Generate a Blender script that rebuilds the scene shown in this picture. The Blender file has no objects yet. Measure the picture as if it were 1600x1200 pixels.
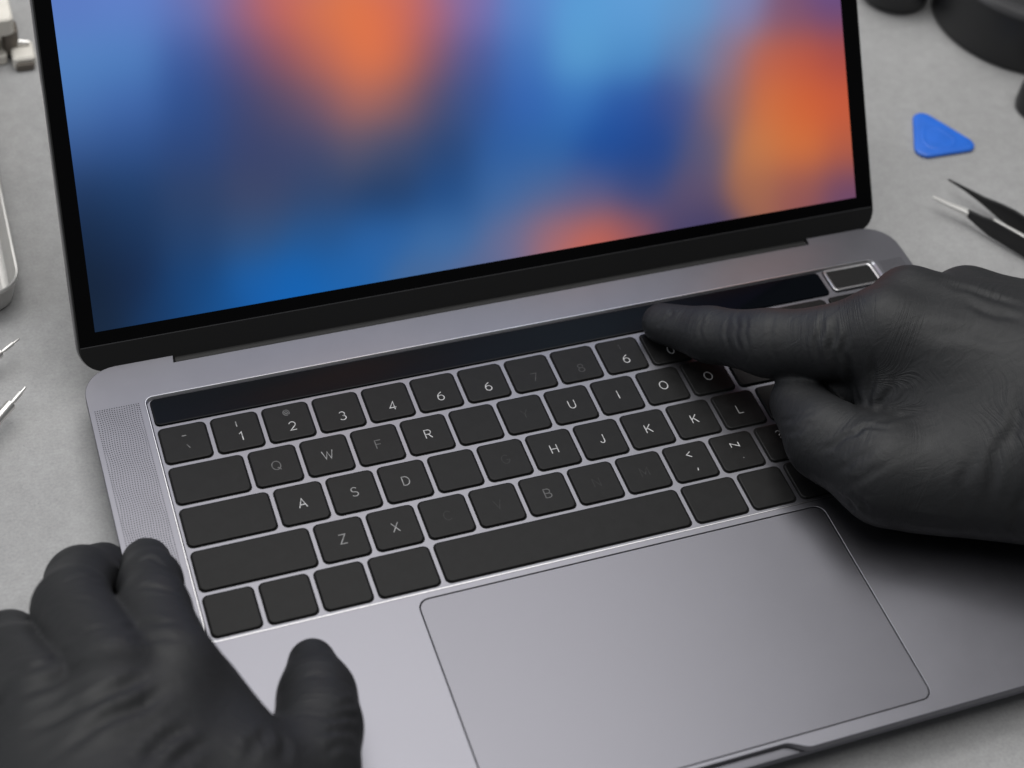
import bpy, bmesh, math, random
import numpy as np
from mathutils import Matrix, Vector

# ---------------------------------------------------------------- camera, world, lamps, exposure
# Everything is measured in millimetres from the keyboard's top-left key corner (x right, y towards
# the hinge, z up from the key tops); the desk lies 15.5 mm below.  mm() turns that into metres.
S = 0.001
DESK = -15.5
scene = bpy.context.scene
col = scene.collection

def mm(x, y, z):
    return Vector((x * S, y * S, (z - DESK) * S))

cam_data = bpy.data.cameras.new("camera")
cam = bpy.data.objects.new("camera", cam_data)
col.objects.link(cam)
scene.camera = cam
CR = ((0.931839, -0.347364, 0.104947), (-0.134656, -0.599576, -0.788908), (0.336962, 0.721004, -0.605483))
CC = (-77.33, -470.25, 531.63)
rot = Matrix((CR[0], [-v for v in CR[1]], [-v for v in CR[2]])).transposed()
cam.matrix_world = Matrix.Translation(mm(*CC)) @ rot.to_4x4()
cam_data.sensor_width = 36.0
cam_data.sensor_fit = 'HORIZONTAL'
cam_data.lens = 2959.92 * 36.0 / 1600.0
cam_data.shift_x = (800.0 - 874.01) / 1600.0
cam_data.shift_y = (120.70 - 600.0) / 1600.0
cam_data.clip_start = 0.02
cam_data.clip_end = 50.0
cam_data.dof.use_dof = True
cam_data.dof.focus_distance = 0.700
cam_data.dof.aperture_fstop = 9.5

world = bpy.data.worlds.new("World")
scene.world = world
world.use_nodes = True
bg = world.node_tree.nodes["Background"]
bg.inputs[0].default_value = (0.93, 0.96, 1.0, 1)
bg.inputs[1].default_value = 0.11

def area(name, loc, target, sx, sy, power, colour):
    d = bpy.data.lights.new(name, 'AREA')
    d.shape = 'RECTANGLE'; d.size = sx; d.size_y = sy; d.energy = power; d.color = colour
    o = bpy.data.objects.new(name, d); col.objects.link(o)
    o.location = mm(*loc)
    o.rotation_euler = (mm(*target) - o.location).to_track_quat('-Z', 'Y').to_euler()
    return o
area("ceiling_softbox", (30, 640, 1050), (90, -40, 0), 1.35, 0.85, 8.9, (1.0, 0.985, 0.96))
area("left_soft_light", (-1100, 150, 750), (100, 0, 0), 0.8, 0.8, 4.5, (0.93, 0.96, 1.0))  # added soft light from the left, no actual window behind it
area("overhead_fill", (250, 0, 1700), (200, 0, 0), 1.6, 1.2, 18.5, (1.0, 0.99, 0.97))  # added overhead fill, makes up for the dim world light

scene.view_settings.view_transform = 'Standard'
scene.view_settings.look = 'None'
scene.view_settings.exposure = 0.0
scene.view_settings.gamma = 1.0
scene.view_settings.use_curve_mapping = False
scene.cycles.use_denoising = True

# ---------------------------------------------------------------- materials
def lin(r, g, b):
    return tuple(((v / 255) / 12.92 if v / 255 <= 0.04045 else ((v / 255 + 0.055) / 1.055) ** 2.4) for v in (r, g, b)) + (1.0,)

def mat(name, base, rough=0.5, metal=0.0, spec=0.5, noise=None, bump=None, coat=0.0):
    """noise = (scale, spread) varies the colour, bump = (scale, strength, distance) the relief."""
    m = bpy.data.materials.new(name); m.use_nodes = True
    nt = m.node_tree; b = nt.nodes["Principled BSDF"]
    b.inputs["Base Color"].default_value = base if len(base) == 4 else (*base, 1)
    b.inputs["Roughness"].default_value = rough
    b.inputs["Metallic"].default_value = metal
    b.inputs["Specular IOR Level"].default_value = spec
    b.inputs["Coat Weight"].default_value = coat
    tc = nt.nodes.new("ShaderNodeTexCoord")
    if noise:
        n = nt.nodes.new("ShaderNodeTexNoise"); n.inputs["Scale"].default_value = noise[0]; n.inputs["Detail"].default_value = 8
        n.inputs["Roughness"].default_value = 0.65
        nt.links.new(tc.outputs["Object"], n.inputs["Vector"])
        r = nt.nodes.new("ShaderNodeValToRGB")
        c = base[:3]
        r.color_ramp.elements[0].position = 0.3; r.color_ramp.elements[1].position = 0.7
        r.color_ramp.elements[0].color = (*[v * (1 - noise[1]) for v in c], 1)
        r.color_ramp.elements[1].color = (*[v * (1 + noise[1]) for v in c], 1)
        nt.links.new(n.outputs["Fac"], r.inputs["Fac"]); nt.links.new(r.outputs["Color"], b.inputs["Base Color"])
        rr = nt.nodes.new("ShaderNodeMapRange")
        rr.inputs["To Min"].default_value = rough - 0.05; rr.inputs["To Max"].default_value = rough + 0.05
        nt.links.new(n.outputs["Fac"], rr.inputs["Value"]); nt.links.new(rr.outputs["Result"], b.inputs["Roughness"])
    if bump:
        n2 = nt.nodes.new("ShaderNodeTexNoise"); n2.inputs["Scale"].default_value = bump[0]; n2.inputs["Detail"].default_value = 5
        nt.links.new(tc.outputs["Object"], n2.inputs["Vector"])
        bp = nt.nodes.new("ShaderNodeBump"); bp.inputs["Strength"].default_value = bump[1]; bp.inputs["Distance"].default_value = bump[2]
        nt.links.new(n2.outputs["Fac"], bp.inputs["Height"]); nt.links.new(bp.outputs["Normal"], b.inputs["Normal"])
    return m

M = {}
M['alu'] = mat("space_grey_aluminium", (0.190, 0.189, 0.211), 0.39, 1.0, 0.5, noise=(34, 0.04), bump=(9000, 0.05, 0.00004))
M['alu_edge'] = mat("aluminium_chamfer", (0.60, 0.595, 0.61), 0.28, 1.0)
M['alu_dark'] = mat("dark_anodised_lid", (0.30, 0.295, 0.30), 0.34, 1.0)
M['trackpad'] = mat("trackpad_glass", (0.160, 0.159, 0.178), 0.38, 1.0, 0.5, noise=(22, 0.04))
M['keycap'] = mat("keycap_plastic", (0.0085, 0.0085, 0.0087), 0.42, 0.0, 0.15, noise=(170, 0.28), bump=(4000, 0.10, 0.00004))
M['pocket'] = mat("key_pocket_black", (0.004, 0.004, 0.004), 0.7, 0.0, 0.2)
M['bezel'] = mat("bezel_glass", (0.0015, 0.0015, 0.0018), 0.25, 0.0, 0.15)
M['strip'] = mat("hinge_cover_plastic", (0.0075, 0.0075, 0.0078), 0.55, 0.0, 0.3)
M['bar_glass'] = mat("touch_bar_glass", (0.0022, 0.003, 0.0045), 0.07, 0.0, 0.07)
M['sensor'] = mat("fingerprint_sensor_glass", (0.012, 0.012, 0.012), 0.25, 0.0, 0.5)
M['rubber'] = mat("black_rubber", (0.012, 0.012, 0.012), 0.7)
M['steel'] = mat("stainless_steel", (0.74, 0.73, 0.71), 0.30, 0.85, noise=(90, 0.06))
M['steel_satin'] = mat("satin_steel", (0.78, 0.77, 0.75), 0.38, 0.7)
M['tool_black'] = mat("black_coated_steel", (0.012, 0.012, 0.013), 0.5, 0.0, 0.4, bump=(2500, 0.1, 0.0001))
M['pot_black'] = mat("black_plastic", (0.014, 0.0145, 0.016), 0.42, 0.0, 0.5, noise=(50, 0.1))
M['pot_rim'] = mat("paler_black_rim", (0.05, 0.05, 0.053), 0.36, 0.0, 0.5)  # even dark grey, paler than the black plastic
M['blue'] = mat("blue_plastic", (0.018, 0.15, 0.68), 0.42, 0.0, 0.5, noise=(120, 0.08), bump=(1500, 0.08, 0.0001))
M['cream'] = mat("cream_plastic", (0.72, 0.69, 0.63), 0.5, 0.0, 0.4, noise=(80, 0.08))
M['brown'] = mat("brown_grey_metal", (0.17, 0.15, 0.13), 0.5, 0.5, noise=(90, 0.2))
for nm, v in (('print_bright', 0.45), ('print_mid', 0.26), ('print_dim', 0.12), ('print_faint', 0.050), ('print_ghost', 0.028)):
    M[nm] = mat(nm, (v, v, v * 1.01), 0.6, 0.0, 0.2, noise=(420, 0.12 if v > .5 else 0.6))

# glove: matte nitrile with fine stretch wrinkles
g = mat("black_nitrile", (0.0155, 0.0162, 0.0178), 0.56, 0.0, 0.36)
nt = g.node_tree; b = nt.nodes["Principled BSDF"]
tc = nt.nodes.new("ShaderNodeTexCoord")
mp = nt.nodes.new("ShaderNodeMapping"); mp.inputs["Scale"].default_value = (1.0, 2.6, 1.6); mp.inputs["Rotation"].default_value = (0.3, 0.2, 0.7)
nt.links.new(tc.outputs["Object"], mp.inputs["Vector"])
n1 = nt.nodes.new("ShaderNodeTexNoise"); n1.inputs["Scale"].default_value = 85; n1.inputs["Detail"].default_value = 5; n1.inputs["Distortion"].default_value = 1.2
nt.links.new(mp.outputs["Vector"], n1.inputs["Vector"])
ax = nt.nodes.new("ShaderNodeAttribute"); ax.attribute_name = "stretch"
nw = nt.nodes.new("ShaderNodeTexNoise"); nw.inputs["Scale"].default_value = 1.0; nw.inputs["Detail"].default_value = 4; nw.inputs["Distortion"].default_value = 0.5
nt.links.new(ax.outputs["Vector"], nw.inputs["Vector"])
msk = nt.nodes.new("ShaderNodeTexNoise"); msk.inputs["Scale"].default_value = 38; msk.inputs["Detail"].default_value = 1
nt.links.new(tc.outputs["Object"], msk.inputs["Vector"])
mk = nt.nodes.new("ShaderNodeMapRange"); mk.inputs["From Min"].default_value = 0.40; mk.inputs["From Max"].default_value = 0.66
nt.links.new(msk.outputs["Fac"], mk.inputs["Value"])
bw = nt.nodes.new("ShaderNodeBump"); bw.inputs["Distance"].default_value = 0.0007
sc_ = nt.nodes.new("ShaderNodeMath"); sc_.operation = 'MULTIPLY_ADD'; sc_.inputs[1].default_value = 0.55; sc_.inputs[2].default_value = 0.15
nt.links.new(mk.outputs["Result"], sc_.inputs[0]); nt.links.new(sc_.outputs[0], bw.inputs["Strength"])
nt.links.new(nw.outputs["Fac"], bw.inputs["Height"])
n2 = nt.nodes.new("ShaderNodeTexNoise"); n2.inputs["Scale"].default_value = 1400; n2.inputs["Detail"].default_value = 3
nt.links.new(tc.outputs["Object"], n2.inputs["Vector"])
b1 = nt.nodes.new("ShaderNodeBump"); b1.inputs["Strength"].default_value = 0.20; b1.inputs["Distance"].default_value = 0.0014
nt.links.new(n1.outputs["Fac"], b1.inputs["Height"]); nt.links.new(bw.outputs["Normal"], b1.inputs["Normal"])
b2 = nt.nodes.new("ShaderNodeBump"); b2.inputs["Strength"].default_value = 0.25; b2.inputs["Distance"].default_value = 0.00012
nt.links.new(n2.outputs["Fac"], b2.inputs["Height"]); nt.links.new(b1.outputs["Normal"], b2.inputs["Normal"])
nt.links.new(b2.outputs["Normal"], b.inputs["Normal"])
rr = nt.nodes.new("ShaderNodeMapRange"); rr.inputs["To Min"].default_value = 0.50; rr.inputs["To Max"].default_value = 0.66
nt.links.new(n1.outputs["Fac"], rr.inputs["Value"]); nt.links.new(rr.outputs["Result"], b.inputs["Roughness"])
M['glove'] = g

# desk: pale grey mineral laminate, cloudy and finely speckled
d = mat("grey_stone_laminate", (0.30, 0.30, 0.305), 0.55, 0.0, 0.35)
nt = d.node_tree; b = nt.nodes["Principled BSDF"]; tc = nt.nodes.new("ShaderNodeTexCoord")
def noise(scale, detail, rough=0.6):
    n = nt.nodes.new("ShaderNodeTexNoise"); n.inputs["Scale"].default_value = scale; n.inputs["Detail"].default_value = detail
    n.inputs["Roughness"].default_value = rough; nt.links.new(tc.outputs["Object"], n.inputs["Vector"]); return n.outputs["Fac"]
def ramp(fac, p0, c0, p1, c1):
    r = nt.nodes.new("ShaderNodeValToRGB"); e = r.color_ramp.elements
    e[0].position = p0; e[0].color = (c0, c0, c0, 1); e[1].position = p1; e[1].color = (c1, c1, c1, 1)
    nt.links.new(fac, r.inputs["Fac"]); return r.outputs["Color"]
def mul(a, c):
    x = nt.nodes.new("ShaderNodeMix"); x.data_type = 'RGBA'; x.blend_type = 'MULTIPLY'; x.inputs[0].default_value = 1
    nt.links.new(a, x.inputs[6]); nt.links.new(c, x.inputs[7]); return x.outputs[2]
base = nt.nodes.new("ShaderNodeRGB"); base.outputs[0].default_value = (0.335, 0.335, 0.338, 1)
cloud = ramp(noise(14, 6, 0.55), 0.3, 0.90, 0.7, 1.08)
speck = ramp(noise(900, 4, 0.7), 0.32, 0.89, 0.68, 1.10)
mid = ramp(noise(160, 6, 0.7), 0.3, 0.90, 0.7, 1.08)
pits = ramp(noise(330, 2), 0.22, 0.80, 0.31, 1.0)
nt.links.new(mul(mul(mul(mul(base.outputs[0], cloud), speck), mid), pits), b.inputs["Base Color"])
bp = nt.nodes.new("ShaderNodeBump"); bp.inputs["Strength"].default_value = 0.25; bp.inputs["Distance"].default_value = 0.0003
nt.links.new(noise(800, 5, 0.7), bp.inputs["Height"]); nt.links.new(bp.outputs["Normal"], b.inputs["Normal"])
M['desk'] = d

# ---------------------------------------------------------------- helpers
def add(name, mesh, material, parent=None, loc=None):
    """Link a mesh.  Without loc its vertices are deck millimetres; with loc they are millimetres about loc."""
    o = bpy.data.objects.new(name, mesh); col.objects.link(o)
    if material is not None and len(mesh.materials) == 0:
        for m_ in (material if isinstance(material, (list, tuple)) else [material]): mesh.materials.append(m_)
    if loc is not None: o.location = mm(*loc)
    if parent is not None:
        o.parent = parent
        o.matrix_parent_inverse = Matrix.Translation(-world_loc[parent.name])
    world_loc[o.name] = o.location.copy()
    return o
world_loc = {}

def empty(name, loc):
    o = bpy.data.objects.new(name, None); col.objects.link(o); o.location = mm(*loc)
    o.empty_display_size = 0.02
    world_loc[o.name] = o.location.copy()
    return o

def tag(o, label=None, cat=None, group=None, kind=None):
    for k_, v_ in (("label", label), ("category", cat), ("group", group), ("kind", kind)):
        if v_: o[k_] = v_
    return o

def finish(me, local, smooth=35):
    """millimetres -> metres, smooth shading with sharp edges kept."""
    me.transform(Matrix.Scale(S, 4) @ Matrix.Translation((0, 0, 0 if local else -DESK)))
    if smooth:
        for p_ in me.polygons: p_.use_smooth = True
        me.set_sharp_from_angle(angle=math.radians(smooth))
    me.update()
    return me

def mesh(name, verts, faces, local=False, smooth=35):
    me = bpy.data.meshes.new(name); me.from_pydata([tuple(v) for v in verts], [], faces)
    bm = bmesh.new(); bm.from_mesh(me); bmesh.ops.recalc_face_normals(bm, faces=bm.faces); bm.to_mesh(me); bm.free()
    return finish(me, local, smooth)

def rrect(x0, y0, x1, y1, r, seg=6):
    rs = r if isinstance(r, (tuple, list)) else (r, r, r, r)      # BL, BR, TR, TL
    out = []
    for (cx, cy, a0), q in zip(((x0, y0, 180), (x1, y0, 270), (x1, y1, 0), (x0, y1, 90)), rs):
        ox = cx + (q if cx == x0 else -q); oy = cy + (q if cy == y0 else -q)
        for i in range(seg + 1):
            a = math.radians(a0 + 90 * i / seg); out.append((ox + q * math.cos(a), oy + q * math.sin(a)))
    return out

def loft(name, loops, local=False, smooth=35, cap=(True, True)):
    n = len(loops[0]); V = [p_ for l in loops for p_ in l]; F = []
    for i in range(len(loops) - 1):
        for j in range(n): F.append((i * n + j, i * n + (j + 1) % n, (i + 1) * n + (j + 1) % n, (i + 1) * n + j))
    if cap[0]: F.append(tuple(range(n)))
    if cap[1]: F.append(tuple(range((len(loops) - 1) * n, len(loops) * n)))
    return mesh(name, V, F, local, smooth)

def slab(name, loops, z0, z1, bevel, frame=None, smooth=50):
    """A flat plate with holes from 2D outlines (first outer, rest holes), edges bevelled; frame maps (x,y,z)->deck mm."""
    cu = bpy.data.curves.new(name, 'CURVE'); cu.dimensions = '2D'; cu.fill_mode = 'BOTH'
    for l in loops:
        s = cu.splines.new('POLY'); s.points.add(len(l) - 1)
        for p_, q in zip(s.points, l): p_.co = (q[0], q[1], 0, 1)
        s.use_cyclic_u = True
    cu.extrude = (z1 - z0) / 2 - bevel; cu.bevel_depth = bevel; cu.bevel_resolution = 2; cu.offset = -bevel
    o = bpy.data.objects.new(name, cu); col.objects.link(o)
    dg = bpy.context.evaluated_depsgraph_get()
    me = bpy.data.meshes.new_from_object(o.evaluated_get(dg))
    bpy.data.objects.remove(o); bpy.data.curves.remove(cu)
    me.materials.clear()
    me.transform(Matrix.Translation((0, 0, (z0 + z1) / 2)))
    if frame is not None: me.transform(frame)
    return finish(me, False, smooth)

def weighted(o):
    w = o.modifiers.new("weighted_normal", 'WEIGHTED_NORMAL'); w.keep_sharp = True; w.weight = 90
    return o

def lathe(name, prof, seg=48, local=True, smooth=35):
    loops = [[(r * math.cos(2 * math.pi * i / seg), r * math.sin(2 * math.pi * i / seg), z) for i in range(seg)] for r, z in prof]
    return loft(name, loops, local, smooth)

def tube(name, pts, radii, seg=16, smooth=35, local=False):
    loops = []
    P = [Vector(p_) for p_ in pts]
    for i, p_ in enumerate(P):
        t = (P[min(i + 1, len(P) - 1)] - P[max(i - 1, 0)]).normalized()
        a = t.cross(Vector((0, 0, 1)) if abs(t.z) < 0.9 else Vector((1, 0, 0))).normalized(); c_ = t.cross(a)
        loops.append([tuple(p_ + radii[i] * (math.cos(2 * math.pi * k / seg) * a + math.sin(2 * math.pi * k / seg) * c_)) for k in range(seg)])
    return loft(name, loops, local, smooth)

# lettering: every character as a few pen strokes in a box 1 high (x to the right, y up)
def _arc(cx, cy, rx, ry, a0, a1, n=14):
    return [(cx + rx * math.cos(math.radians(a0 + (a1 - a0) * i / n)), cy + ry * math.sin(math.radians(a0 + (a1 - a0) * i / n))) for i in range(n + 1)]
GLYPHS = {
    '1': [[(0.10, 0.78), (0.34, 1.0), (0.34, 0.0)]],
    '2': [_arc(0.31, 0.70, 0.29, 0.30, 165, -40) + [(0.04, 0.0), (0.62, 0.0)]],
    '3': [_arc(0.29, 0.745, 0.26, 0.255, 150, -75, 12) + _arc(0.29, 0.265, 0.30, 0.265, 80, -150, 14)],
    '4': [[(0.46, 0.0), (0.46, 1.0), (0.0, 0.27), (0.64, 0.27)]],
    '6': [_arc(0.32, 0.31, 0.30, 0.31, 90, 450, 22), [(0.50, 1.0)] + _arc(0.62, 0.36, 0.60, 0.62, 118, 182, 8)],
    '7': [[(0.0, 1.0), (0.60, 1.0), (0.20, 0.0)]],
    '8': [_arc(0.31, 0.76, 0.25, 0.24, 0, 360, 20), _arc(0.31, 0.26, 0.30, 0.265, 0, 360, 22)],
    '0': [_arc(0.31, 0.5, 0.31, 0.5, 0, 360, 24)],
    'A': [[(0.0, 0.0), (0.36, 1.0), (0.72, 0.0)], [(0.12, 0.33), (0.60, 0.33)]],
    'B': [[(0.0, 0.0), (0.0, 1.0), (0.30, 1.0)] + _arc(0.32, 0.755, 0.24, 0.245, 90, -90, 10) + [(0.03, 0.51)], [(0.30, 0.51)] + _arc(0.34, 0.255, 0.27, 0.255, 90, -90, 10) + [(0.03, 0.0)]],
    'C': [_arc(0.40, 0.5, 0.38, 0.5, 45, 315, 20)],
    'D': [[(0.0, 0.0), (0.0, 1.0), (0.24, 1.0)] + _arc(0.24, 0.5, 0.40, 0.5, 85, -85, 16) + [(0.24, 0.0), (0.03, 0.0)]],
    'F': [[(0.56, 1.0), (0.0, 1.0), (0.0, 0.0)], [(0.03, 0.52), (0.48, 0.52)]],
    'G': [_arc(0.40, 0.5, 0.38, 0.5, 45, 350, 20) + [(0.46, 0.44)]],
    'H': [[(0.0, 0.0), (0.0, 1.0)], [(0.64, 0.0), (0.64, 1.0)], [(0.03, 0.5), (0.61, 0.5)]],
    'I': [[(0.0, 0.0), (0.0, 1.0)]],
    'J': [[(0.42, 1.0), (0.42, 0.28)] + _arc(0.21, 0.25, 0.21, 0.25, 0, -170, 10)],
    'K': [[(0.0, 0.0), (0.0, 1.0)], [(0.58, 1.0), (0.03, 0.40)], [(0.22, 0.60), (0.62, 0.0)]],
    'L': [[(0.0, 1.0), (0.0, 0.0), (0.52, 0.0)]],
    'M': [[(0.0, 0.0), (0.0, 1.0), (0.39, 0.2), (0.78, 1.0), (0.78, 0.0)]],
    'N': [[(0.0, 0.0), (0.0, 1.0), (0.64, 0.0), (0.64, 1.0)]],
    'O': [_arc(0.40, 0.5, 0.40, 0.5, 0, 360, 26)],
    'Q': [_arc(0.40, 0.5, 0.40, 0.5, 0, 360, 26), [(0.48, 0.26), (0.78, -0.04)]],
    'R': [[(0.0, 0.0), (0.0, 1.0), (0.30, 1.0)] + _arc(0.32, 0.74, 0.26, 0.26, 90, -90, 10) + [(0.03, 0.48)], [(0.30, 0.47), (0.60, 0.0)]],
    'S': [_arc(0.30, 0.745, 0.26, 0.255, 30, 250, 12) + _arc(0.30, 0.25, 0.29, 0.25, 70, -150, 14)],
    'U': [[(0.0, 1.0), (0.0, 0.32)] + _arc(0.31, 0.31, 0.31, 0.31, 180, 360, 12) + [(0.62, 1.0)]],
    'V': [[(0.0, 1.0), (0.34, 0.0), (0.68, 1.0)]],
    'W': [[(0.0, 1.0), (0.26, 0.0), (0.50, 0.85), (0.74, 0.0), (1.0, 1.0)]],
    'X': [[(0.0, 0.0), (0.62, 1.0)], [(0.0, 1.0), (0.62, 0.0)]],
    'Y': [[(0.0, 1.0), (0.33, 0.5), (0.33, 0.0)], [(0.66, 1.0), (0.35, 0.53)]],
    'Z': [[(0.0, 1.0), (0.60, 1.0), (0.0, 0.0), (0.62, 0.0)]],
    '<': [[(0.52, 0.86), (0.0, 0.5), (0.52, 0.14)]],
    ',': [[(0.08, 0.12), (0.0, -0.18)]],
    '.': [[(0.0, 0.0), (0.0, 0.11)]],
    '-': [[(0.0, 0.5), (0.50, 0.5)]],
    '\\': [[(0.0, 0.8), (0.30, 0.2)]],
    '?': [_arc(0.26, 0.74, 0.25, 0.26, 165, -60, 12) + [(0.24, 0.42), (0.24, 0.30)], [(0.24, 0.0), (0.24, 0.10)]],
    '@': [_arc(0.45, 0.5, 0.45, 0.5, -50, 290, 22), _arc(0.45, 0.5, 0.2, 0.22, 0, 360, 14)],
}
_glyphs = {}
def text_mesh(s, size, pen=0.37):
    """One character as flat ribbons of pen width, centred, in millimetres about the origin."""
    if (s, size) in _glyphs: return _glyphs[(s, size)]
    hgt = size * 0.70; V, F = [], []
    for si, st in enumerate(GLYPHS[s]):
        P = [Vector((x * hgt, y * hgt)) for x, y in st]
        P = [p_ for i, p_ in enumerate(P) if i == 0 or (p_ - P[i - 1]).length > 1e-4]
        closed = (P[0] - P[-1]).length < 1e-3
        k = len(V); n = len(P)
        for i in range(n):
            a = P[i - 1] if i else (P[-2] if closed else P[0]); c_ = P[i + 1] if i < n - 1 else (P[1] if closed else P[-1])
            d0 = (P[i] - a); d1 = (c_ - P[i])
            d0 = d0.normalized() if d0.length else d1.normalized(); d1 = d1.normalized() if d1.length else d0
            t = d0 + d1
            t = t.normalized() if t.length > 1e-3 else Vector((-d0.y, d0.x))
            nn = Vector((-t.y, t.x)); w_ = pen / 2 / max(0.45, abs(nn.dot(Vector((-d0.y, d0.x)))))
            for sg in (1, -1): V.append((P[i].x + sg * nn.x * w_, P[i].y + sg * nn.y * w_, 0.012 * si))
        F += [(k + 2 * i, k + 2 * i + 1, k + 2 * i + 3, k + 2 * i + 2) for i in range(n - 1)]
    cx = (min(v[0] for v in V) + max(v[0] for v in V)) / 2; cy = hgt / 2 if s not in ',.' else 0
    me = mesh("legend", [(x - cx, y - cy, z) for x, y, z in V], F, local=True, smooth=0)
    for p_ in me.polygons:
        if p_.normal.z < 0: p_.flip()
    _glyphs[(s, size)] = me
    return me

# ---------------------------------------------------------------- setting
dm = mesh("desk", [(-2500, -1500, DESK), (3000, -1500, DESK), (3000, 3000, DESK), (-2500, 3000, DESK),
                   (-2500, -1500, DESK - 30), (3000, -1500, DESK - 30), (3000, 3000, DESK - 30), (-2500, 3000, DESK - 30)],
          [(0, 1, 2, 3), (4, 5, 6, 7), (0, 1, 5, 4), (1, 2, 6, 5), (2, 3, 7, 6), (3, 0, 4, 7)], smooth=0)
tag(add("desk", dm, M['desk']), kind="structure")

# ---------------------------------------------------------------- laptop
X0, X1, Y0, Y1 = -21.0, 321.0, -187.6, 33.4
laptop = tag(empty("laptop", (150, -77, DESK)), "open space-grey laptop with a black keyboard and a blurred blue and orange wallpaper", "laptop")

# deck: outer outline with the hinge cut-out at the back and the finger scoop at the front
cr = 13.0
out = []
def arc(cx, cy, r, a0, a1, n=8):
    for i in range(n + 1):
        a = math.radians(a0 + (a1 - a0) * i / n); out.append((cx + r * math.cos(a), cy + r * math.sin(a)))
arc(X0 + cr, Y0 + cr, cr, 180, 270)
for i in range(13):                                    # finger scoop: a smooth dip in the front edge
    t = i / 12; out.append((118.5 + 9.0 * t, Y0 + 3.5 * (3 * t * t - 2 * t ** 3)))
for i in range(13):
    t = 1 - i / 12; out.append((176.0 - 9.0 * t, Y0 + 3.5 * (3 * t * t - 2 * t ** 3)))
arc(X1 - cr, Y0 + cr, cr, 270, 360)
arc(X1 - cr, Y1 - cr, cr, 0, 90)
out += [(283.0, Y1), (282.4, Y1 - 3.6), (13.2, Y1 - 3.6), (13.6, Y1)]
arc(X0 + cr, Y1 - cr, cr, 90, 180)
WELL = (-0.9, -96.2, 305.2, 15.0)
TP = (69.4, -182.6, 223.6, -98.6)
deck = slab("deck", [out, rrect(*WELL, 3.2), rrect(*TP, 4.0)], -2.4, 0.25, 0.18)
weighted(add("deck", deck, M['alu'], laptop))
# bright chamfer round the keyboard well
ch = [[(x, y, z) for x, y in rrect(WELL[0] + k, WELL[1] + k, WELL[2] - k, WELL[3] - k, 3.2 - k * .5)] for k, z in ((-0.02, 0.30), (0.25, 0.30), (0.75, -0.35), (0.75, -0.9))]
add("well_chamfer", loft("well_chamfer", ch, cap=(False, False), smooth=20), M['alu_edge'], laptop)
web = slab("keyboard_web", [rrect(WELL[0] + .1, WELL[1] + .1, WELL[2] - .1, WELL[3] - .1, 3.0)], -2.4, -0.80, 0.05)
add("keyboard_web", web, M['alu'], laptop)
# lower shell, tapering in to the bottom plate
def ring(k, z, r=cr):
    return [(x, y, z) for x, y in rrect(X0 + k, Y0 + k, X1 - k, Y1 - k, max(r - k * .3, 3), 8)]
add("bottom_shell", loft("bottom_shell", [ring(3.9, -2.45), ring(1.2, -3.6), ring(0.5, -4.8), ring(1.6, -6.8), ring(4.0, -9.6), ring(7.5, -12.4), ring(13, -14.4)]), M['alu'], laptop)
for fx, fy in ((0, 12), (300, 12), (0, -166), (300, -166)):
    add("rubber_foot", lathe("rubber_foot", [(6.0, 1.2), (6.0, 0.3), (5.4, 0.0)], 24), M['rubber'], laptop, (fx, fy, DESK))
for py in (8, -9):
    add("port", loft("port", [[(X0 + x, py + y, -5.0 + z) for y, z in rrect(-4.4, -1.2, 4.4, 1.2, 1.1, 4)] for x in (0.42, 4.0)]), M['pocket'], laptop)
# trackpad
tp = slab("trackpad", [rrect(TP[0] + .36, TP[1] + .36, TP[2] - .36, TP[3] - .36, 3.75)], -1.6, 0.12, 0.06)
weighted(add("trackpad", tp, M['trackpad'], laptop))
add("trackpad_gap", slab("trackpad_gap", [rrect(TP[0] + .05, TP[1] + .05, TP[2] - .05, TP[3] - .05, 3.9)], -2.35, -1.65, 0.02), M['pocket'], laptop)

# speaker perforation: far too many holes to count
random.seed(4)
for gx0, gx1, gy0, gy1 in ((-18.9, -3.2, -92.0, 12.6), (307.4, 317.6, -92.0, 12.6)):
    V, F = [], []
    nx = round((gx1 - gx0) / 0.86); ny = round((gy1 - gy0) / 0.98)
    for i in range(nx + 1):
        for j in range(ny + 1):
            x = gx0 + (gx1 - gx0) * i / nx; y = gy0 + (gy1 - gy0) * j / ny
            e = min(i, nx - i, j, ny - j)
            if e > 0:
                x += 0.20 * math.sin(j * 0.33 + i * 0.21); y += 0.22 * math.sin(i * 0.55 + j * 0.05)
            k = len(V)
            for a in range(6): V.append((x + 0.25 * math.cos(a * math.pi / 3), y + 0.25 * math.sin(a * math.pi / 3), 0.262))
            F.append(tuple(range(k, k + 6)))
    tag(add("speaker_holes", mesh("speaker_holes", V, F, smooth=0), M['pocket'], laptop), kind="stuff")

# touch strip and fingerprint button
def keymesh(w, h, r=2.0):
    loops = []
    for k, z in ((-0.42, -0.80), (-0.42, -0.74), (-0.02, -0.73), (0.0, -0.40), (0.10, -0.16), (0.32, -0.03), (0.62, 0.0)):
        loops.append([(x, y, z) for x, y in rrect(-w / 2 + k, -h / 2 + k, w / 2 - k, h / 2 - k, max(r - k * .7, .4), 5)])
    me = loft("key", loops, local=True, smooth=50)
    n = len(loops[0])
    for p_ in me.polygons:
        if p_.index < 2 * n: p_.material_index = 1
    me.materials.append(M['keycap']); me.materials.append(M['pocket'])
    return me
def wn(o): return weighted(o)
tb = keymesh(277.6, 13.2, 2.0); tb.materials[0] = M['bar_glass']
bar = wn(add("touch_bar", tb, None, laptop, (139.6, 7.2, -0.1)))
pb = loft("fingerprint_button", [[(x, y, z) for x, y in rrect(-11.3 + k, -6.1 + k, 11.3 - k, 6.1 - k, max(1.8 - k * .6, .6), 5)] for k, z in ((-.45, -.8), (-.45, -.72), (0, -.7), (0, .1), (.25, .3), (.7, .3), (1.05, .12))], local=True, smooth=20)
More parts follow.
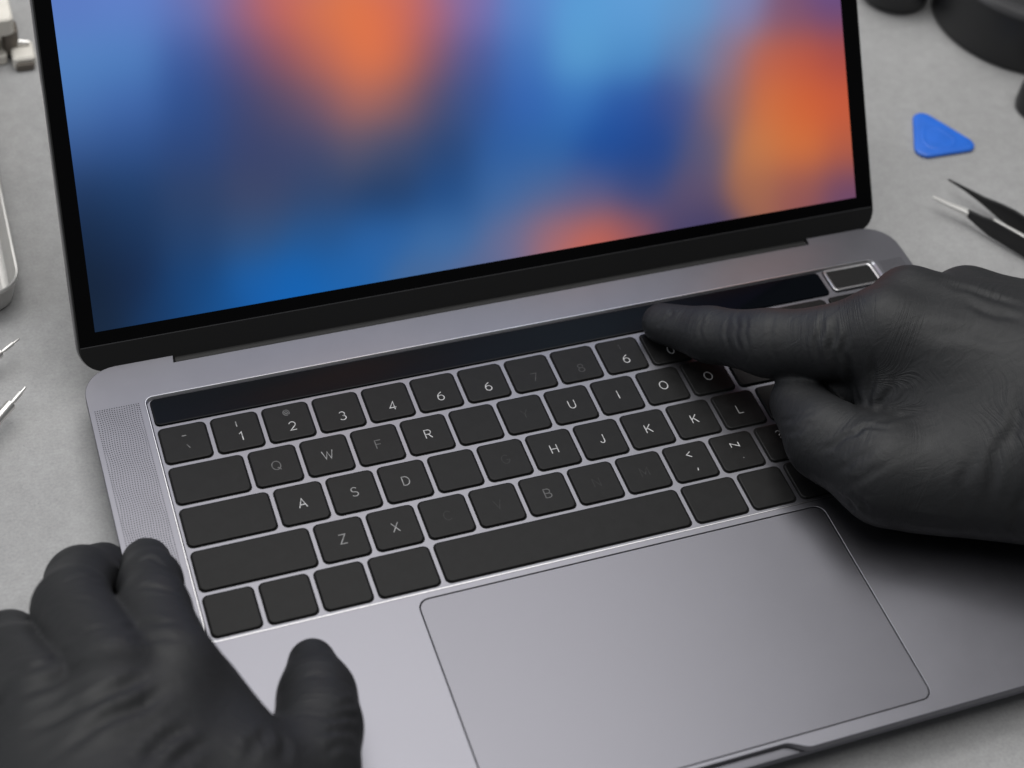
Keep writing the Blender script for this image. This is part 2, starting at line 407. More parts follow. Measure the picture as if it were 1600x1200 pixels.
for p_ in pb.polygons:
    if p_.index < 2 * 24: p_.material_index = 1
pb.materials.append(M['alu_edge']); pb.materials.append(M['pocket'])
btn = add("fingerprint_button", pb, None, laptop, (292.0, 7.6, -0.05))
add("sensor_glass", slab("sensor_glass", [rrect(292 - 10.2, 7.6 - 5.0, 292 + 10.2, 7.6 + 5.0, 1.0)], -0.3, 0.14, 0.05), M['sensor'], btn)

# keys: (left edge, right edge) in key units, legends as (text, size, dx, dy, print, turn)
U = 19.0
def num(t, p): return (t, 5.6, 0.7, -2.5, p, 0)
def let(t, p): return (t, 5.6, 0.1, -0.2, p, 0)
R0 = [([('-', 4.6, 0.0, 3.0, 'print_mid', 0), ('\\', 4.2, 0.6, -2.2, 'print_dim', 0)])] + \
     [[('I', 3.6, 0.2, 3.6, 'print_mid', 0), num('1', 'print_bright')], [('@', 3.6, 0.0, 4.3, 'print_dim', 0), num('2', 'print_bright')],
      [num('3', 'print_bright')], [num('4', 'print_bright')], [num('6', 'print_bright')], [num('6', 'print_bright')], [num('7', 'print_faint')],
      [num('8', 'print_faint')], [('1', 3.4, 0.2, 4.0, 'print_ghost', 0), num('6', 'print_bright')], [num('0', 'print_bright')], [], []]
ROWS = [
    ([i for i in range(14)] + [14.46, 16.0], R0 + [[('.', 5, 0.5, 1.5, 'print_bright', 0)], [('.', 5, -5.0, 2.0, 'print_mid', 0)]]),
    ([0, 1.5] + [2.5 + i for i in range(12)] + [16.0], [[], [let('Q', 'print_dim')], [let('W', 'print_mid')], [let('F', 'print_dim')], [let('R', 'print_bright')], [], [let('Y', 'print_ghost')],
        [let('U', 'print_bright')], [let('I', 'print_bright')], [let('O', 'print_bright')], [let('O', 'print_bright')], [('.', 5, 0, 3.5, 'print_mid', 0)], [], []]),
    ([0, 1.75] + [2.75 + i for i in range(11)] + [16.0], [[], [let('A', 'print_bright')], [let('S', 'print_mid')], [let('D', 'print_mid')], [], [let('G', 'print_ghost')], [let('H', 'print_bright')],
        [let('J', 'print_bright')], [let('K', 'print_bright')], [let('K', 'print_bright')], [let('L', 'print_mid')], [], []]),
    ([0, 2.25] + [3.25 + i for i in range(10)] + [16.0], [[], [let('Z', 'print_mid')], [let('X', 'print_mid')], [let('C', 'print_ghost')], [let('V', 'print_ghost')], [let('B', 'print_dim')],
        [let('N', 'print_ghost')], [let('M', 'print_ghost')], [('<', 5.0, 0.2, 3.0, 'print_bright', 0), (',', 6.0, 1.0, -4.2, 'print_bright', 0)],
        [('Z', 4.6, 0.2, 2.8, 'print_bright', 90), ('.', 6.0, 1.0, -4.0, 'print_mid', 0)], [('?', 5.0, 0.0, 3.2, 'print_mid', 0)], []]),
    ([0, 1, 2, 3, 4.25, 9.22, 10.42, 11.43, 12.43, 13.6, 14.8, 16.0], [[], [], [], [], [], [], [], [('D', 4.4, 0.5, -2.0, 'print_mid', 0)], [], [], []]),
]
kcache = {}
for ri, (edges, legs) in enumerate(ROWS):
    for a, b_, lg in zip(edges[:-1], edges[1:], legs):
        w = (b_ - a) * U - 2.2; h = 16.9
        key_id = round(w, 2)
        if key_id not in kcache: kcache[key_id] = keymesh(w, h)
        cx = (a + b_) / 2 * U + 0.1; cy = -(ri + 0.5) * U - 0.1
        if ri == 4: cy += 0.1
        k_ = wn(add("key", kcache[key_id], None, laptop, (cx, cy, 0.0)))
        for t, size, dx, dy, pr, turn in lg:
            me = text_mesh(t, size).copy()
            lo = add("legend", me, M[pr], k_, (cx + dx, cy + dy, 0.02))
            lo.rotation_euler.z = math.radians(turn)

# lid: leaning back from the hinge line
TH = math.radians(57.74); HY = 34.0
LF = Matrix(((1, 0, 0, 0), (0, math.cos(TH), -math.sin(TH), HY), (0, math.sin(TH), math.cos(TH), 0), (0, 0, 0, 1)))
LX0, LX1, LV0, LV1 = -20.4, 316.9, -2.2, 222.0
lidm = slab("lid", [rrect(LX0 - .5, LV0 - .2, LX1 + .5, LV1 + .5, (11, 11, 12, 12), 10)], -5.6, -1.5, 1.1, LF)
lid = weighted(add("lid", lidm, M['alu_dark'], laptop))
add("gasket", slab("gasket", [rrect(LX0 + .15, LV0 + .3, LX1 - .15, LV1 - .15, (10, 10, 11, 11), 10)], -1.5, -0.35, 0.15, LF), M['rubber'], lid)
add("hinge_cover", slab("hinge_cover", [rrect(LX0 + .7, LV0 + 1.0, LX1 - .7, 8.25, (8, 8, .3, .3), 10)], -0.8, -0.05, 0.1, LF), M['strip'], lid)
add("bezel_glass", slab("bezel_glass", [rrect(LX0 + .7, 8.55, LX1 - .7, LV1 - .7, (.3, .3, 10, 10), 10)], -0.8, 0.0, 0.08, LF), M['bezel'], lid)
gl = [(x, v) for x, v in ((LX0 + .9, 8.2), (LX1 - .9, 8.2), (LX1 - .9, 8.6), (LX0 + .9, 8.6))]
add("glass_edge", slab("glass_edge", [gl], -0.7, -0.02, 0.02, LF), M['pot_rim'], lid)
hb = tube("hinge_barrel", [(13.8, 32.6, -4.2), (14.2, 32.6, -4.2), (282.0, 32.6, -4.2), (282.4, 32.6, -4.2)], [1.0, 3.4, 3.4, 1.0], 20)
add("hinge_barrel", hb, M['strip'], lid)

# display: emissive panel, blurred wallpaper as colour per vertex
SCREEN_SAMPLES = [
    (-16,153,95,130,210), (15,149,105,135,215), (46,146,140,120,180), (82,141,190,115,125), (112,138,200,118,125), (143,134,140,120,180), (177,131,100,150,220), (219,126,105,170,230), (262,121,130,150,200), (306,116,110,90,160),
    (-10,133,98,130,205), (13,130,100,135,210), (36,127,105,125,195), (53,125,160,108,145), (68,124,212,110,98), (85,121,225,125,85), (100,120,240,125,75), (115,118,225,115,85), (130,116,185,108,130), (146,114,128,118,185), (167,111,95,140,210), (189,109,95,165,225), (211,106,100,165,225), (239,102,105,160,215), (262,99,130,140,190), (283,97,130,90,120), (304,94,110,80,130),
    (-12,117,90,140,205), (11,114,85,135,200), (34,111,62,95,165), (51,109,90,85,135), (66,107,150,90,105), (83,104,192,108,96), (98,102,242,128,78), (113,100,228,118,80), (128,98,140,92,115), (144,96,80,95,160), (165,93,70,120,195), (187,91,95,165,220), (209,88,85,150,210), (238,84,95,135,190), (252,82,150,120,140), (272,79,200,105,80), (290,77,200,95,70), (306,75,175,80,75),
    (-12,100,80,125,190), (9,97,70,110,180), (32,94,50,85,150), (49,92,60,75,125), (64,90,90,80,110), (81,87,118,90,112), (96,85,192,115,100), (111,83,150,102,105), (127,81,80,80,115), (142,79,55,90,155), (164,76,55,105,185), (185,72,60,120,195), (207,69,45,90,170), (230,66,65,85,150), (250,63,148,110,115), (271,60,216,118,70), (289,58,218,104,60), (307,55,208,95,64),
    (-14,84,60,95,155), (7,81,50,85,145), (30,77,48,75,130), (54,74,60,72,115), (74,71,66,76,115), (94,68,92,90,115), (109,65,65,80,118), (130,62,45,75,125), (151,59,50,100,170), (172,56,50,105,175), (194,53,30,80,160), (217,49,35,75,150), (240,46,95,92,125), (263,42,208,130,80), (284,39,220,120,66), (307,36,190,98,72),
    (-15,67,35,60,100), (5,64,35,65,110), (28,60,50,70,110), (52,57,65,75,110), (77,53,55,75,115), (102,49,35,65,110), (128,45,35,80,140), (149,41,65,110,170), (168,38,80,108,160), (187,35,92,98,145), (209,32,58,78,135), (232,28,100,85,115), (261,24,170,110,85), (282,20,150,90,90), (305,17,110,75,110),
    (-13,50,25,45,75), (3,47,28,55,95), (26,43,40,70,115), (50,39,55,85,130), (75,35,40,90,150), (100,31,45,105,175), (126,27,65,115,175), (152,22,110,115,155), (169,20,180,112,115), (188,16,212,108,88), (205,14,165,93,96), (225,10,75,70,110), (239,8,70,65,105),
    (-13,33,20,35,55), (1,31,25,45,80), (24,26,25,70,125), (48,22,25,100,180), (65,19,20,105,190), (85,16,35,105,180), (111,11,75,110,160), (135,7,100,110,150),
    (-13,18,25,42,65), (11,14,25,60,105), (30,11,25,85,150),
]

DU0, DU1, DV0, DV1 = -13.6, 308.6, 13.7, 214.5
gu, gv = 130, 84
us = np.linspace(DU0, DU1, gu); vs = np.linspace(DV0, DV1, gv)
Sm = np.array(SCREEN_SAMPLES, float)
UU, VV = np.meshgrid(us, vs)
d2 = (UU[..., None] - Sm[:, 0]) ** 2 + (VV[..., None] - Sm[:, 1]) ** 2
wgt = np.exp(-d2 / (2 * 9.5 ** 2)) + 1e-6 * np.exp(-d2 / (2 * 60.0 ** 2))
rgb = (wgt @ Sm[:, 2:]) / wgt.sum(-1, keepdims=True) / 255
rgb = ((rgb + 0.055) / 1.055) ** 2.4          # mixed as seen, then made linear
verts = [LF @ Vector((u, v, 0.03)) for v in vs for u in us]
faces = [(j * gu + i, j * gu + i + 1, (j + 1) * gu + i + 1, (j + 1) * gu + i) for j in range(gv - 1) for i in range(gu - 1)]
dmesh = bpy.data.meshes.new("display"); dmesh.from_pydata([tuple(v) for v in verts], [], faces)
ca = dmesh.color_attributes.new("wallpaper", 'FLOAT_COLOR', 'POINT')
ca.data.foreach_set("color", np.concatenate([rgb.reshape(-1, 3), np.ones((gu * gv, 1))], 1).ravel().astype(np.float32))
finish(dmesh, False, 0)
ms = mat("lit_display", (0.002, 0.002, 0.002), 0.3, 0.0, 0.1)
nt = ms.node_tree; b = nt.nodes["Principled BSDF"]
at = nt.nodes.new("ShaderNodeVertexColor"); at.layer_name = "wallpaper"
nt.links.new(at.outputs["Color"], b.inputs["Emission Color"]); b.inputs["Emission Strength"].default_value = 0.88
add("display", dmesh, ms, lid)

# ---------------------------------------------------------------- hands
def round_cone(P,a,b,r1,r2):
    a=np.asarray(a,float);b=np.asarray(b,float);ba=b-a
    l2=ba@ba;rr=r1-r2;a2=l2-rr*rr;il2=1./l2
    pa=P-a;y=pa@ba;z=y-l2
    t=pa*l2-y[...,None]*ba
    x2=(t*t).sum(-1);y2=y*y*l2;z2=z*z*l2
    k=np.sign(rr)*rr*rr*x2
    d=(np.sqrt(np.maximum(x2*a2*il2,0))+y*rr)*il2-r1
    c1=np.sign(z)*a2*z2>k
    c2=(np.sign(y)*a2*y2<k)
    d=np.where(c2,np.sqrt(x2+y2)*il2-r1,d)
    d=np.where(c1,np.sqrt(x2+z2)*il2-r2,d)
    return d
def smin(a,b,k):
    h=np.maximum(k-np.abs(a-b),0)/k
    return np.minimum(a,b)-h*h*h*k/6.
def surface_nets(F,org,h):
    # F: nx,ny,nz samples ; returns verts, quads of zero level (neg inside)
    s=F<0
    nx,ny,nz=F.shape
    cnt=np.zeros((nx-1,ny-1,nz-1));acc=np.zeros((nx-1,ny-1,nz-1,3))
    corners=[(i,j,k) for i in(0,1) for j in(0,1) for k in(0,1)]
    def sub(A,c): return A[c[0]:nx-1+c[0],c[1]:ny-1+c[1],c[2]:nz-1+c[2]]
    for i,c in enumerate(corners):
        for ax in range(3):
            if c[ax]==0:
                d=list(c);d[ax]=1
                fa=sub(F,c);fb=sub(F,d);m=(fa<0)!=(fb<0)
                t=np.where(m,fa/np.where(m,fa-fb,1),0)
                cnt+=m
                for q in range(3):
                    acc[...,q]+=np.where(m,c[q]+(t if q==ax else 0),0)
    act=cnt>0
    idx=-np.ones(act.shape,int);ii=np.argwhere(act);idx[act]=np.arange(len(ii))
    V=(ii+acc[act]/cnt[act][:,None])*h+org
    Q=[]
    for ax in range(3):
        o=[(1,2),(2,0),(0,1)][ax]
        sl0=[slice(1,-1)]*3;sl0[ax]=slice(0,-1)
        sl1=[slice(1,-1)]*3;sl1[ax]=slice(1,None)
        A=s[tuple(sl0)];B=s[tuple(sl1)]
        e=np.argwhere(A!=B)
        off=np.array([1,1,1]);off[ax]=0
        e=e+off
        sg=s[e[:,0],e[:,1],e[:,2]]
        u=np.zeros(3,int);u[o[0]]=1;w=np.zeros(3,int);w[o[1]]=1
        q=np.stack([idx[tuple((e-u-w).T)],idx[tuple((e-w).T)],idx[tuple(e.T)],idx[tuple((e-u).T)]],1)
        q=np.where(sg[:,None],q,q[:,::-1])
        Q.append(q)
    return V,np.concatenate(Q)
def hand_mesh(groups,h=1.3,pad=6):
    """groups: list of (k_join, [ (a,b,r1,r2,k_inside) ...])"""
    pts=np.array([p for _,g in groups for s in g for p,r in((s[0],s[2]),(s[1],s[3]))])
    rs=np.array([r for _,g in groups for s in g for p,r in((s[0],s[2]),(s[1],s[3]))])
    lo=(pts-rs[:,None]).min(0)-pad;hi=(pts+rs[:,None]).max(0)+pad
    n=np.ceil((hi-lo)/h).astype(int)+1
    G=np.stack(np.meshgrid(*[lo[i]+h*np.arange(n[i]) for i in range(3)],indexing='ij'),-1)
    tot=None
    for kj,g in groups:
        d=None
        for a,b,r1,r2,k in g:
            e=round_cone(G,a,b,r1,r2)
            d=e if d is None else smin(d,e,k)
        tot=d if tot is None else smin(tot,d,kj)
    return surface_nets(tot,lo,h)

RIGHT_HAND = [
    (8, [((259.8,-62.5,44.0), (318.9,-110.5,40.0), 16.5, 26, 14),
        ((274.6,-53.1,46.0), (326.4,-98.1,42.0), 14, 24, 12),
        ((299.6,-55.3,42.0), (338.4,-90.5,38.0), 14, 23, 12),
        ((326.9,-59.7,34.0), (346.0,-92.0,34.0), 13, 22, 12),
        ((261.3,-79.3,26.0), (309.3,-119.9,34.0), 17, 33, 18),
        ((253.1,-111.8,21.0), (297.6,-124.0,28.0), 19.5, 29, 16),
        ((320.5,-109.1,38.0), (355.2,-123.4,40.0), 34, 31, 16),
        ((355.2,-123.4,40.0), (411.5,-140.3,42.0), 31, 34, 16)]),
    (9, [((199.0,-3.8,7.0), (210.9,-21.5,15.0), 8, 10.3, 6),
        ((210.9,-21.5,15.0), (224.6,-40.7,26.0), 10.3, 12.3, 6),
        ((224.6,-40.7,26.0), (242.5,-55.0,36.0), 12.3, 13.2, 6),
        ((242.5,-55.0,36.0), (259.8,-62.5,44.0), 13.2, 16.5, 6)]),
    (5, [((229.7,-61.4,13.5), (229.7,-83.5,17.0), 10.8, 14.2, 8),
        ((229.7,-83.5,17.0), (242.5,-106.2,21.0), 14.2, 18.6, 8),
        ((242.5,-106.2,21.0), (259.5,-114.1,22.0), 18.6, 19, 8)]),
    (6, [((274.6,-53.1,46.0), (253.4,-61.0,16.0), 14, 12.5, 6),
        ((253.4,-61.0,16.0), (280.2,-68.5,10.0), 12.5, 11, 6),
        ((280.2,-68.5,10.0), (292.3,-65.2,14.0), 11, 9, 6)]),
    (6, [((299.6,-55.3,42.0), (296.3,-64.3,12.0), 14, 11, 6),
        ((296.3,-64.3,12.0), (308.2,-70.5,8.0), 11, 10, 6),
        ((308.2,-70.5,8.0), (312.3,-70.5,14.0), 10, 9, 6)]),
    (6, [((326.9,-59.7,34.0), (321.0,-72.4,10.0), 13, 10, 6),
        ((321.0,-72.4,10.0), (333.3,-77.2,8.0), 10, 9, 6)]),
]
RIGHT_FOLDS = [
    (0.7, 1.3, [(238.6,-51.5,49.3), (235.6,-54.7,48.4), (233.9,-57.9,46.9), (231.8,-59.7,44.0), (231.4,-61.9,41.6), (232.0,-64.5,37.6), (234.1,-65.5,31.2)]),
    (0.8, 1.4, [(240.7,-56.3,51.3), (238.0,-59.5,49.4), (237.0,-62.7,47.2), (235.3,-64.4,44.1), (236.0,-66.9,40.8), (237.5,-68.5,36.0), (240.2,-67.9,29.7)]),
    (0.6, 1.4, [(243.2,-61.1,53.4), (241.4,-64.3,50.7), (239.7,-66.1,47.3), (238.6,-67.5,43.9), (240.6,-70.3,40.8), (242.5,-71.6,35.0), (244.3,-72.3,29.6)]),
    (0.9, 1.6, [(235.3,-91.4,35.5), (239.3,-84.4,32.0), (244.4,-75.5,26.4), (244.3,-72.3,29.6), (242.7,-71.5,33.9), (240.4,-70.4,39.2), (239.0,-68.6,42.4)]),
    (0.9, 1.6, [(237.0,-91.5,35.8), (244.4,-81.9,29.9), (245.2,-80.3,32.8), (246.6,-78.7,37.6), (246.8,-77.3,40.9), (246.6,-75.5,45.5), (246.5,-74.0,48.9)]),
    (0.8, 1.8, [(237.4,-93.8,36.9), (243.0,-89.0,33.7), (247.2,-86.3,33.8), (249.0,-85.9,36.8), (250.8,-85.5,39.7), (251.7,-83.5,42.4), (252.9,-83.7,44.1)]),
    (0.5, 2, [(237.1,-98.0,38.6), (240.2,-97.9,39.0), (245.0,-96.9,38.5), (249.8,-96.3,37.7), (252.4,-96.3,38.2), (255.1,-97.9,40.2), (257.8,-99.5,42.4)]),
    (0.9, 1.3, [(243.4,-102.7,40.6), (239.0,-101.7,40.1), (237.0,-99.5,39.0), (233.9,-96.5,37.0), (230.4,-97.8,35.7), (227.9,-96.3,33.8), (225.4,-96.3,31.6), (223.1,-96.3,29.2), (221.4,-94.7,27.6), (219.0,-93.2,24.8)]),
    (0.5, 1.5, [(236.5,-107.5,39.9), (232.9,-107.1,38.4), (229.2,-107.5,35.7), (226.2,-105.9,32.6), (224.3,-105.9,29.6), (222.6,-104.3,26.4), (221.2,-102.7,21.6)]),
    (0.35, 1.5, [(237.0,-113.6,38.6), (233.3,-114.4,36.6), (229.5,-113.9,33.9), (226.5,-113.3,30.5), (225.1,-112.3,28.4), (223.5,-110.8,24.9), (222.7,-109.1,21.6)]),
    (0.45, 1.2, [(224.2,-80.3,31.1), (222.2,-80.3,30.2), (219.6,-78.7,27.7), (217.8,-77.1,24.8), (217.1,-75.0,22.1), (217.0,-71.6,17.4), (217.9,-67.5,13.6)]),
    (0.4, 1.2, [(222.6,-85.1,30.8), (221.0,-85.1,29.7), (219.1,-83.5,28.3), (216.9,-83.5,25.7), (215.7,-81.9,23.3), (215.2,-78.7,20.0), (215.8,-75.5,15.2)]),
    (0.45, 0.9, [(216.2,-23.4,28.9), (213.5,-28.0,30.5), (211.5,-30.6,29.9), (209.5,-33.9,27.9), (209.3,-37.1,26.3), (209.3,-38.6,24.7), (210.0,-40.3,21.6)]),
    (0.45, 0.9, [(217.8,-27.4,31.6), (214.9,-30.7,32.3), (213.2,-35.5,32.6), (211.8,-37.1,31.0), (211.3,-40.3,29.6), (211.6,-43.5,28.0), (211.9,-45.0,24.8)]),
    (0.4, 0.9, [(219.7,-29.8,33.7), (216.8,-34.5,35.3), (215.3,-37.8,35.2), (213.7,-40.3,33.7), (213.4,-43.5,32.6), (213.4,-46.8,29.6), (214.1,-48.8,26.4)]),
    (0.4, 1.1, [(227.4,-36.0,38.6), (223.5,-41.6,40.0), (220.9,-45.0,38.7), (219.9,-48.0,37.0), (219.8,-51.1,34.4), (220.6,-53.6,31.2), (222.6,-54.8,24.8)]),
    (0.35, 0.8, [(208.2,-16.3,24.7), (206.6,-19.5,25.3), (205.0,-22.7,24.7), (203.4,-24.1,23.2), (203.4,-27.6,21.6), (203.4,-29.1,20.0), (203.8,-30.5,18.4)]),
    (0.5, 1, [(200.2,-3.1,15.8), (200.2,-5.1,16.8), (199.6,-7.8,17.5), (199.1,-9.9,17.8), (197.4,-9.9,16.4), (196.6,-9.9,15.6), (195.8,-9.9,14.8), (194.5,-9.5,13.0), (193.5,-8.2,11.9), (192.8,-8.2,10.2)]),
    (1, 2.4, [(278.6,-120.3,55.2), (274.1,-123.5,51.5), (270.6,-125.1,48.8), (267.3,-128.4,45.4), (265.2,-132.2,41.5), (263.6,-135.4,36.6), (262.6,-137.9,29.6)]),
    (0.8, 2.4, [(284.6,-110.7,60.5), (281.6,-115.5,58.0), (279.3,-118.3,56.1), (277.1,-121.9,53.9), (274.6,-125.9,51.2), (271.9,-129.9,47.6), (269.7,-134.1,43.3)]),
    (1, 2, [(273.7,-139.6,40.9), (272.8,-140.5,38.6), (272.2,-141.5,36.0), (271.1,-142.1,32.5), (271.8,-143.3,28.0), (271.7,-143.4,24.8), (273.0,-143.5,21.0)]),
    (0.5, 2.4, [(262.5,-121.9,45.2), (259.3,-125.2,42.2), (257.3,-127.3,39.8), (254.8,-129.8,35.9), (255.1,-132.5,32.3), (254.9,-134.2,28.0), (256.8,-135.6,21.6)]),
    (0.8, 2, [(281.8,-57.9,61.1), (285.0,-62.7,61.7), (289.8,-65.9,62.2), (293.0,-70.7,62.8), (296.2,-73.9,63.3), (299.4,-77.1,63.8), (302.6,-80.3,64.5)]),
    (0.7, 2.2, [(281.8,-70.7,62.2), (285.0,-73.9,62.7), (288.2,-78.7,63.3), (291.4,-81.9,63.7), (293.8,-82.7,64.0), (296.2,-85.1,64.6), (297.8,-88.3,65.3)]),
    (0.5, 3, [(262.6,-77.1,58.9), (267.3,-80.4,59.5), (272.9,-82.9,60.8), (278.6,-85.1,62.0), (283.3,-90.0,62.6), (288.2,-93.1,63.7), (291.4,-97.9,64.6)]),
    (0.8, 1.4, [(223.6,-112.4,21.6), (224.2,-113.9,21.6), (224.8,-115.2,21.6), (225.2,-116.0,21.6), (226.5,-118.0,21.6), (227.2,-118.8,20.0), (228.0,-119.7,20.0)]),
    (0.8, 1.2, [(222.7,-104.3,13.6), (222.6,-107.5,16.8), (223.1,-109.3,16.7), (223.7,-112.2,18.6), (224.4,-113.9,18.4), (224.9,-114.8,17.4), (226.1,-115.7,15.1)]),
    (0.5, 2, [(235.2,-124.7,23.3), (238.6,-126.6,21.6), (241.8,-128.4,21.6), (245.0,-130.0,21.6), (248.2,-131.6,21.6), (252.6,-133.8,21.6), (256.0,-135.3,21.6)]),
]
LEFT_HAND = [
    (8, [((-21.3,-137.0,40.0), (-46.7,-194.1,38.0), 15.5, 27, 12),
        ((-39.4,-142.2,47.0), (-54.9,-193.9,42.0), 14, 26, 9),
        ((-56.8,-141.8,43.0), (-62.8,-190.3,40.0), 14, 25, 9),
        ((-72.8,-142.4,35.0), (-69.6,-188.5,34.0), 13, 23, 9),
        ((-13.8,-134.8,28.0), (-8.5,-167.2,24.0), 15.5, 23, 14),
        ((-16.6,-174.4,26.0), (-47.1,-195.4,34.0), 26, 30, 16),
        ((-56.8,-193.5,36.0), (-68.4,-216.2,38.0), 33, 30, 16),
        ((-68.4,-216.2,38.0), (-83.9,-251.0,40.0), 30, 34, 16)]),
    (6, [((-14.9,-65.0,8.0), (-16.2,-81.1,18.0), 8.4, 9.8, 6),
        ((-16.2,-81.1,18.0), (-18.7,-100.7,30.0), 9.8, 11, 6),
        ((-18.7,-100.7,30.0), (-19.1,-129.8,40.0), 11, 14, 6)]),
    (2.5, [((-27.6,-52.3,-6.0), (-36.7,-64.7,6.0), 8.8, 10.8, 6),
        ((-36.7,-64.7,6.0), (-42.0,-88.2,24.0), 10.8, 12, 6),
        ((-42.0,-88.2,24.0), (-37.0,-132.6,46.0), 12, 14, 6)]),
    (2.5, [((-61.7,-70.8,-6.0), (-62.1,-82.7,5.0), 8.5, 10.3, 6),
        ((-62.1,-82.7,5.0), (-62.1,-102.8,22.0), 10.3, 11.5, 6),
        ((-62.1,-102.8,22.0), (-56.2,-132.6,42.0), 11.5, 13.5, 6)]),
    (2.5, [((-78.6,-76.9,-7.0), (-80.3,-92.4,5.0), 8, 9.5, 6),
        ((-80.3,-92.4,5.0), (-78.3,-109.3,18.0), 9.5, 10.5, 6),
        ((-78.3,-109.3,18.0), (-72.6,-133.2,34.0), 10.5, 13, 6)]),
    (7, [((27.7,-118.5,9.0), (25.3,-133.8,13.0), 7.8, 11.5, 8),
        ((25.3,-133.8,13.0), (22.0,-147.3,17.0), 11.5, 12.8, 8),
        ((22.0,-147.3,17.0), (14.5,-162.9,20.0), 12.8, 15, 8),
        ((14.5,-162.9,20.0), (-6.5,-178.9,25.0), 15, 22, 8)]),
]
